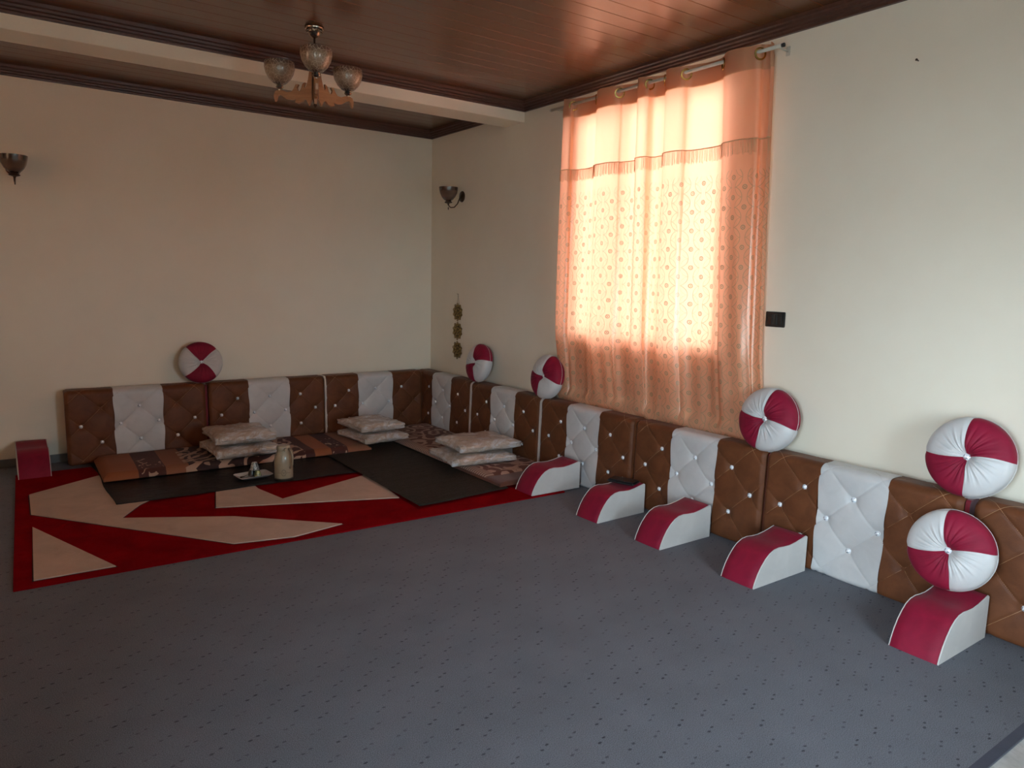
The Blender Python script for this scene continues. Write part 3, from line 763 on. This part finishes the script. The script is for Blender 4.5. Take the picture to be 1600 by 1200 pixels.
seat_cushion('lower wrapped cream cushion of the middle stack, near the corner', (-1.005, -.760, .078), .10, 3, .43, .50, .088)
seat_cushion('upper wrapped cream cushion of the middle stack, near the corner', (-1.015, -.745, .174), .05, 4, .42, .47, .088)
seat_cushion('lower wrapped cushion of the right stack, on the floral mattress', (-.625, -1.82, .070), -.12, 5, .56, .46, .085)
seat_cushion('upper wrapped cushion of the right stack, on the floral mattress', (-.565, -1.80, .162), -.06, 6, .55, .44, .092)

# ------------------------------------------------------------------ tray, cups, flask
t_ = empty('serving_tray', (-2.205, -1.300, .028), (0, 0, .10)); tag(t_, 'small white rectangular tray holding cups beside the flask', 'tray')
bm = bmesh.new(); W2, H2 = .125, .085
def rrect(w, h, r, z, n=6):
    o = []
    for cx, cy, a0 in ((w-r, h-r, 0), (-w+r, h-r, PI/2), (-w+r, -h+r, PI), (w-r, -h+r, 1.5*PI)):
        for i in range(n+1): a = a0+i/n*PI/2; o.append((cx+r*math.cos(a), cy+r*math.sin(a), z))
    return o
rings_ = [rrect(W2-.028, H2-.028, .02, 0), rrect(W2-.004, H2-.004, .025, .016), rrect(W2, H2, .027, .018), rrect(W2-.002, H2-.002, .026, .020), rrect(W2-.008, H2-.008, .024, .018), rrect(W2-.030, H2-.030, .02, .004)]
vs = [p for r in rings_ for p in r]; L = len(rings_[0]); fs = [tuple(range(L))[::-1], tuple(range(5*L, 6*L))]
for a in range(5):
    for i in range(L): fs.append((a*L+i, a*L+(i+1) % L, (a+1)*L+(i+1) % L, (a+1)*L+i))
bm.free(); bm = bmesh.new(); bm.from_mesh(mesh(vs, fs)); link('tray_dish', bm_mesh(bm, True, .8), M['tray'], t_)
link('tray_foot', boxes([(-.07, -.035, -.004, .07, .035, .001)], .001), M['tray'], t_)
cup_prof = [(0, .003), (.014, .003), (.015, 0), (.018, 0), (.019, .004), (.028, .030), (.032, .052), (.0335, .055), (.031, .054), (.026, .030), (.017, .008), (0, .007)]
cupm = lathe(cup_prof, 24)
def cup(label, loc, mat, inv=False, sc=1.0):
    me = cupm.copy(); o = tag(link('cup', me, mat, None, loc, (PI if inv else 0, 0, 0)), label, 'cup', 'small handleless cups on the tray'); o.scale = (sc, sc, sc); return o
cup('black handleless cup turned down on the tray, left of the yellow one', (-2.208, -1.272, .0325+.048), M['blackpl'], True, .86)
cup('yellow patterned handleless cup turned down on the tray', (-2.183, -1.332, .0325+.048), M['cupyel'], True, .86)
cup('pale speckled cup turned down on top of the other cups', (-2.195, -1.302, .0805+.056), M['cupspeck'], True, 1.0)
o = tag(link('small_spoon', tube([(-2.30, -1.32, .040), (-2.27, -1.30, .0385), (-2.24, -1.27, .039)], [.008, .003, .002], 8), M['bronze']), 'small dark spoon lying on the left end of the tray', 'spoon')

t_ = empty('vacuum_flask', (-2.025, -1.440, .0255)); tag(t_, 'beige vacuum flask standing on the black sheet beside the tray', 'flask')
link('flask_body', lathe([(0, 0), (.060, 0), (.064, .004), (.066, .02), (.066, .12), (.063, .155), (.055, .185), (.046, .205), (.044, .215), (0, .215)], 40), M['thermos'], t_)
link('base_ring', lathe([(.050, -.001), (.0665, -.001), (.0675, .004), (.0665, .010), (.060, .010)], 40), M['thermosdk'], t_)
link('lid', lathe([(0, .215), (.047, .213), (.049, .222), (.048, .240), (.040, .249), (0, .251)], 36), M['thermos'], t_)
link('spout', boxes([(-.014, -.070, .212, .014, -.035, .236)], .006), M['thermos'], t_)
hd = link('handle', tube([(.020, -.046, .225), (.024, -.085, .215), (.022, -.098, .17), (.020, -.092, .12), (.018, -.066, .085)], [.008, .009, .009, .009, .008], 10), M['thermos'], t_); hd.rotation_euler = (0, 0, .15)
em = link('oval_emblem', tube([(.016*math.cos(a), 0, .0225*math.sin(a)) for a in [2*PI*i/28 for i in range(28)]], .0011, 6, True), M['thermosdk'], t_, (-.021, -.0633, .055), (0, 0, -.32))
link('emblem_line', tube([(-.045, .008, 0), (-.020, -.001, 0)], .0007, 5), M['thermosdk'], em); link('emblem_line', tube([(.020, -.001, 0), (.045, .008, 0)], .0007, 5), M['thermosdk'], em)
link('emblem_mark', tube([(-.008, 0, .008), (0, 0, -.008), (.009, 0, .007)], .0011, 5), M['thermosdk'], em)

# ------------------------------------------------------------------ curtains
RODX, RODZ = -.10, 2.805
def curtain(name, label, ytop, ybot, cross, zb, seed, cut=None):
    """ytop/ybot = (y_left, y_right); cross = fold crossing positions in 0..1"""
    from mathutils import noise as mn
    random.seed(seed)
    t_ = empty(name, (0, 0, 0)); tag(t_, label, 'curtain', 'peach curtains at the window')
    nu = 300; zs = [2.845, 2.835, 2.82, 2.80, 2.78, 2.75, 2.72, 2.712]+[2.70-.045*i for i in range(int((2.70-zb)/.045)+1)]
    cr = [0]+list(cross)+[1]
    def phase(u):
        for i in range(len(cr)-1):
            if u <= cr[i+1] or i == len(cr)-2:
                return PI*(i+(u-cr[i])/(cr[i+1]-cr[i]))
    pts = []
    for z in zs:
        row = []
        k_ = (2.845-z)/(2.845-zb)
        for i in range(nu+1):
            u = i/nu; ph = phase(u)
            s = math.sin(ph)
            sharp = math.copysign(abs(s)**(.75-.1*k_), s)
            amp = .040*(1-.15*k_)
            dx = amp*sharp*(1-.25*k_*mn.noise(Vector((u*6, z*1.5, seed))))
            dx += (.006+.014*k_)*mn.noise(Vector((u*13, z*.8, seed+3)))+.007*k_*math.sin(u*61+z*1.3+seed)
            y_ = ytop[0]+(ytop[1]-ytop[0])*u; yb = ybot[0]+(ybot[1]-ybot[0])*u
            sway = .020*k_*math.sin(u*9+seed)+.010*k_*mn.noise(Vector((u*5, z*2, seed+8)))
            # overlap: folds roll over themselves a little
            y2 = y_*(1-k_)+yb*k_+sway+.018*math.sin(2*ph)*(1 if z < 2.8 else .6)
            x = RODX+.012-dx
            if z < .66:
                f = min(1, (.66-z)/.08); x = x*(1-f)+(-.032+dx*.35)*f
            elif z < 1.1:
                f = (1.1-z)/.44; x = x*(1-f)+(-.040-dx*.5)*f
            row.append((min(x, -.006), y2, z+(0.004*math.sin(ph*2) if z > 2.83 else 0)))
        pts.append(row)
    # arc length U from the row in the middle
    ref = pts[12]; U = [0]
    for i in range(nu): U.append(U[-1]+math.dist(ref[i], ref[i+1]))
    def build(rows, nm, mat, off=0, parent=t_):
        vs = [(p[0]-off, p[1], p[2]) for r in rows for p in r]; n1 = nu+1; fs = []
        for j in range(len(rows)-1):
            for i in range(nu): k_ = j*n1+i; fs.append((k_, k_+1, k_+n1+1, k_+n1))
        me = mesh(vs, fs, True); uvl = me.uv_layers.new(name='UVMap')
        for lp in me.loops:
            j, i = divmod(lp.vertex_index, n1); uvl.data[lp.index].uv = (U[i]+seed*.03, rows[j][i][2])
        return link(nm, me, mat, parent)
    build(pts, 'drape', M['curtain'])
    # doubled header hem
    build([[(p[0], p[1], p[2]) for p in r] for r in pts[:7]], 'header_band', M['curtain'], .004)
    # valance edge with fringe
    zf = 2.335
    def interp_row(z):
        for j in range(len(zs)-1):
            if zs[j] >= z >= zs[j+1]:
                f = (zs[j]-z)/(zs[j]-zs[j+1]); return [tuple(pts[j][i][c]*(1-f)+pts[j+1][i][c]*f for c in range(3)) for i in range(nu+1)]
    # strands
    bm = bmesh.new(); n_str = 260
    rowt = interp_row(zf); rowb = interp_row(zf-.085)
    vs, fs = [], []
    for s_ in range(n_str):
        u = (s_+.5)/n_str*nu; i = int(u); a = Vector(rowt[i]); b = Vector(rowb[i]); j1 = random.uniform(-.004, .004); L = random.uniform(.85, 1.05)
        b = a+(b-a)*L; d = Vector(rowt[min(nu, i+1)])-a; d = d.normalized() if d.length > 0 else Vector((0, 1, 0))
        w = .0009; k_ = len(vs)
        for p, jj in ((a, 0), ((a+b)/2, j1*.4), (b, j1)):
            q = p+Vector((-.008, 0, 0))+d*jj; vs += [q-d*w, q+d*w+Vector((-.0008, 0, 0)), q+Vector((-.0018, 0, 0))]
        for m_ in (0, 3): fs += [(k_+m_, k_+m_+1, k_+m_+4, k_+m_+3), (k_+m_+1, k_+m_+2, k_+m_+5, k_+m_+4), (k_+m_+2, k_+m_, k_+m_+3, k_+m_+5)]
    fr_ = link('tassel_fringe', mesh(vs, fs), M['fringe'], t_); fr_['kind'] = 'stuff'
    link('gold_braid', tube([(p[0]-.007, p[1], p[2]) for p in rowt[::3]], .0032, 5), M['fringe'], t_)
    # eyelets where the cloth crosses the rod
    ring = lathe([(.026, -.004), (.0345, -.003), (.036, 0), (.0345, .003), (.026, .004)], 28, close=True)
    for c in cross:
        i = int(c*nu); r = [p for p in pts[3]]; a, b = Vector(r[max(0, i-6)]), Vector(r[min(nu, i+6)])
        d = (b-a); d.z = 0; d.normalize(); n = Vector((d.y, -d.x, 0))
        e = link('eyelet_ring', ring, M['brass'], t_, (RODX, r[i][1], RODZ-.012), None)
        e.rotation_euler = n.to_track_quat('Z', 'Y').to_euler()
    return t_
# rod crossings measured left to right
yl0, yl1 = -2.215, -2.985; yr0, yr1 = -2.975, -3.985
cl = [(y_-yl0)/(yl1-yl0) for y_ in (-2.31, -2.56, -2.80)]
cr_ = [(y_-yr0)/(yr1-yr0) for y_ in (-3.08, -3.215, -3.39, -3.67, -3.925)]
curtain('eyelet_curtain', 'left peach embroidered curtain, the narrower of the pair', (yl0, yl1), (-2.17, -3.03), cl, .50, 3)
curtain('eyelet_curtain', 'right peach embroidered curtain, the wider one, nearer the switch', (yr0, yr1), (-3.01, -4.085), cr_, .50, 5)
t_ = empty('curtain_rod', (RODX, -3.06, RODZ)); tag(t_, 'thin cream curtain rod fixed above the window', 'curtain rod')
link('rod_tube', tube([(0, -1.005, 0), (0, 1.01, 0)], .0105, 14), M['rod'], t_)
link('end_cap', tube([(0, -1.018, 0), (0, -1.003, 0)], .0112, 14), M['blackpl'], t_); link('end_cap', tube([(0, 1.008, 0), (0, 1.022, 0)], .0112, 14), M['rod'], t_)
for yy in (-.975, .97):
    b = link('bracket', tube([(-.001, yy, 0), (.06, yy, -.006), (-RODX-.001, yy, -.006)], .005, 8), M['rod'], t_); link('mount_plate', boxes([(-RODX-.005, yy-.012, -.03, -RODX, yy+.012, .02)], .001), M['rod'], b)

# ------------------------------------------------------------------ wall items
t_ = empty('switch_plate', (0, -4.081, 1.315)); tag(t_, 'black rectangular switch plate on the wall right of the curtain', 'switch')
link('plate', boxes([(-.010, -.064, -.044, 0, .064, .044)], .003), M['blackpl'], t_)
for yy in (-.031, 0, .031): link('rocker', boxes([(-.0135, yy-.0145, -.030, -.009, yy+.0145, .030)], .0015), plain('black_rocker', (.02, .019, .017), .25, coat=.4), t_)
tag(link('wall_nail', tube([(0, -4.757, 2.591), (-.018, -4.757, 2.593), (-.020, -4.757, 2.593)], [.003, .003, .006], 8), M['bronze']), 'small nail in the bare wall high right of the curtain', 'nail')

# gold medallion hanging
t_ = empty('medallion_hanging', (-.004, -.548, 1.36)); tag(t_, 'three gold filigree medallions hung in a column near the corner', 'wall hanging')
def medallion():
    bm = bmesh.new()
    def ring(cx, cz, r, tr, n=18):
        me = tube([(0, cx+r*math.cos(a), cz+r*math.sin(a)) for a in [2*PI*i/n for i in range(n)]], tr, 6, True); bm.from_mesh(me)
    ring(0, 0, .030, .004); ring(0, 0, .012, .005); ring(0, 0, .070, .0035, 32)
    for k_ in range(10):
        a = 2*PI*k_/10; ring(.050*math.cos(a), .050*math.sin(a), .0135, .0038, 12); a += PI/10
        ring(.076*math.cos(a), .076*math.sin(a), .0105, .0036, 10)
        me = tube([(0, .030*math.cos(a), .030*math.sin(a)), (0, .070*math.cos(a), .070*math.sin(a))], .003, 5); bm.from_mesh(me)
    return bm_mesh(bm, True)
md = medallion()
mback = lathe([(0, -.001), (.074, -.001), (.074, .001), (0, .001)], 28)
for z in (-.172, -.355, -.542):
    a = link('medallion', md, M['gold'], t_, (-.006, 0, z))
    link('medallion_backing', mback, plain('dark_gold_cloth', (.10, .06, .02), .7), a, (.004, 0, 0), (0, PI/2, 0))
link('hanging_cord', tube([(-.002, -.020, -.092), (-.001, 0, 0), (-.002, .020, -.092)], .0014, 5), M['bronze'], t_)
link('hook', tube([(.004, 0, .002), (-.012, 0, .002), (-.014, 0, .008)], .002, 6), M['bronze'], t_)

# wall lamps
bowl_o = [(.020, 0), (.040, .010), (.062, .034), (.078, .066), (.086, .098), (.090, .125), (.088, .126), (.083, .098), (.074, .066), (.058, .036), (.036, .014), (.018, .006)]
bowlm = lathe(bowl_o, 36)
def wall_lamp(label, loc, rz, reach=.15):
    t_ = empty('wall_lamp', loc, (0, 0, rz)); tag(t_, label, 'wall lamp', 'brown glass wall lamps')   # local -y out of wall
    pl = link('back_plate', lathe([(0, .018), (.012, .018), (.020, .012), (.040, .009), (.050, .004), (.052, 0), (0, 0)], 28), M['bronze'], t_, (0, 0, 0), (PI/2, 0, 0)); pl.scale = (1, 1, 1)
    link('arm', tube([(0, -.012, 0), (0, -.030, -.025), (0, -.050, -.070), (0, -.085, -.105), (0, -.125, -.110), (0, -reach, -.090), (0, -reach, -.066)], .0055, 8), M['bronze'], t_)
    link('cup_holder', lathe([(0, -.036), (.006, -.034), (.010, -.022), (.034, -.014), (.037, -.008), (.030, -.004), (.024, .004), (0, .004)], 28), M['bronze'], t_, (0, -reach, -.055))
    link('finial', lathe([(0, -.060), (.004, -.056), (.005, -.040), (.004, -.034), (0, -.034)], 12), M['bronze'], t_, (0, -reach, -.075))
    s_ = link('glass_shade', bowlm, M['brownglass'], t_, (0, -reach, -.053))
    link('bulb', lathe([(0, .012), (.014, .014), (.016, .040), (.028, .070), (.030, .088), (.022, .108), (0, .118)], 20), M['bulb'], t_, (0, -reach, -.055))
    return t_
wall_lamp('brown glass wall lamp on the right wall near the corner, seen with its curled arm', (0, -.588, 2.282), -PI/2, .15)
wall_lamp('brown glass wall lamp on the back wall, cut off by the left edge', (-3.506, 0, 2.240), 0, .15)

# ------------------------------------------------------------------ ceiling lamp
CXY = (-2.041, -2.23)
ch = empty('chandelier', (CXY[0], CXY[1], HC)); tag(ch, 'three-armed carved wooden chandelier with amber glass bowls', 'chandelier')
link('canopy', lathe([(0, 0), (.052, 0), (.056, -.004), (.054, -.010), (.044, -.014), (.042, -.030), (.034, -.036), (.032, -.044), (.024, -.050), (.014, -.060), (0, -.062)], 36), M['silver'], ch)
cb_ = bmesh.new()
for i in range(18):
    a = 2*PI*i/18; r = bmesh.ops.create_icosphere(cb_, subdivisions=1, radius=.006)
    for v_ in r['verts']: v_.co += Vector((.045*math.cos(a), .045*math.sin(a), -.021))
link('canopy_beading', bm_mesh(cb_, True), M['silver'], ch)
link('stem', tube([(0, 0, -.055), (0, 0, -.26)], .0065, 12), M['bronze'], ch)
link('hub', lathe([(0, -.235), (.012, -.237), (.016, -.25), (.020, -.262), (.016, -.275), (.020, -.30), (.020, -.40), (.014, -.415), (.009, -.43), (.012, -.44), (.006, -.452), (0, -.455)], 24), M['bronze'], ch)
BO = [(.010, 2.705), (.034, 2.71), (.040, 2.675), (.050, 2.635), (.062, 2.612), (.070, 2.625), (.064, 2.648), (.079, 2.640), (.090, 2.612), (.100, 2.598), (.112, 2.603), (.117, 2.620), (.106, 2.638), (.124, 2.640), (.138, 2.615), (.152, 2.598), (.180, 2.596), (.205, 2.606), (.236, 2.614), (.262, 2.604), (.272, 2.578), (.264, 2.545), (.254, 2.556), (.251, 2.576), (.236, 2.585), (.212, 2.574), (.186, 2.556), (.150, 2.549), (.122, 2.553), (.132, 2.536), (.112, 2.528), (.086, 2.535), (.070, 2.552), (.054, 2.546), (.040, 2.515), (.026, 2.540), (.010, 2.56)]
def board():
    bm = bmesh.new(); v0 = [bm.verts.new((r, -.008, z-HC)) for r, z in BO]; f = bm.faces.new(v0)
    e = bmesh.ops.extrude_face_region(bm, geom=[f]); bmesh.ops.translate(bm, verts=[v for v in e['geom'] if isinstance(v, bmesh.types.BMVert)], vec=(0, .016, 0))
    bmesh.ops.triangulate(bm, faces=[f for f in bm.faces if len(f.verts) > 4]); return bm_mesh(bm)
bd_ = board()
cup_o = [(.018, 0), (.040, .010), (.064, .034), (.081, .064), (.089, .096), (.088, .128), (.085, .131), (.084, .098), (.076, .066), (.060, .037), (.037, .014), (.016, .006)]
cupo = lathe(cup_o, 40)
to_cam = math.atan2(-f_[1], -f_[0])
for dth in (17, 138, -103):
    a = to_cam+DG(dth)      # positive turns towards image right
    arm = empty('arm_assembly'); arm.parent = ch; arm.rotation_euler = (0, 0, a)
    bpy.data.objects.remove(arm)
    rot = (0, 0, a); ca, sa = math.cos(a), math.sin(a)
    link('carved_arm', bd_, M['armwood'], ch, (0, 0, 0), rot)
    P = (.234*ca, .234*sa, 2.606-HC)
    h_ = link('shade_holder', lathe([(0, 0), (.008, 0), (.010, .010), (.020, .016), (.024, .024), (.018, .030), (.022, .036), (.018, .042), (0, .042)], 24), M['silver'], ch, P)
    link('glass_shade', cupo, M['amber'], ch, (P[0], P[1], P[2]+.036))
    link('bulb', lathe([(0, .040), (.013, .042), (.014, .060), (.026, .085), (.028, .100), (.020, .118), (0, .126)], 16), M['bulb'], ch, P)
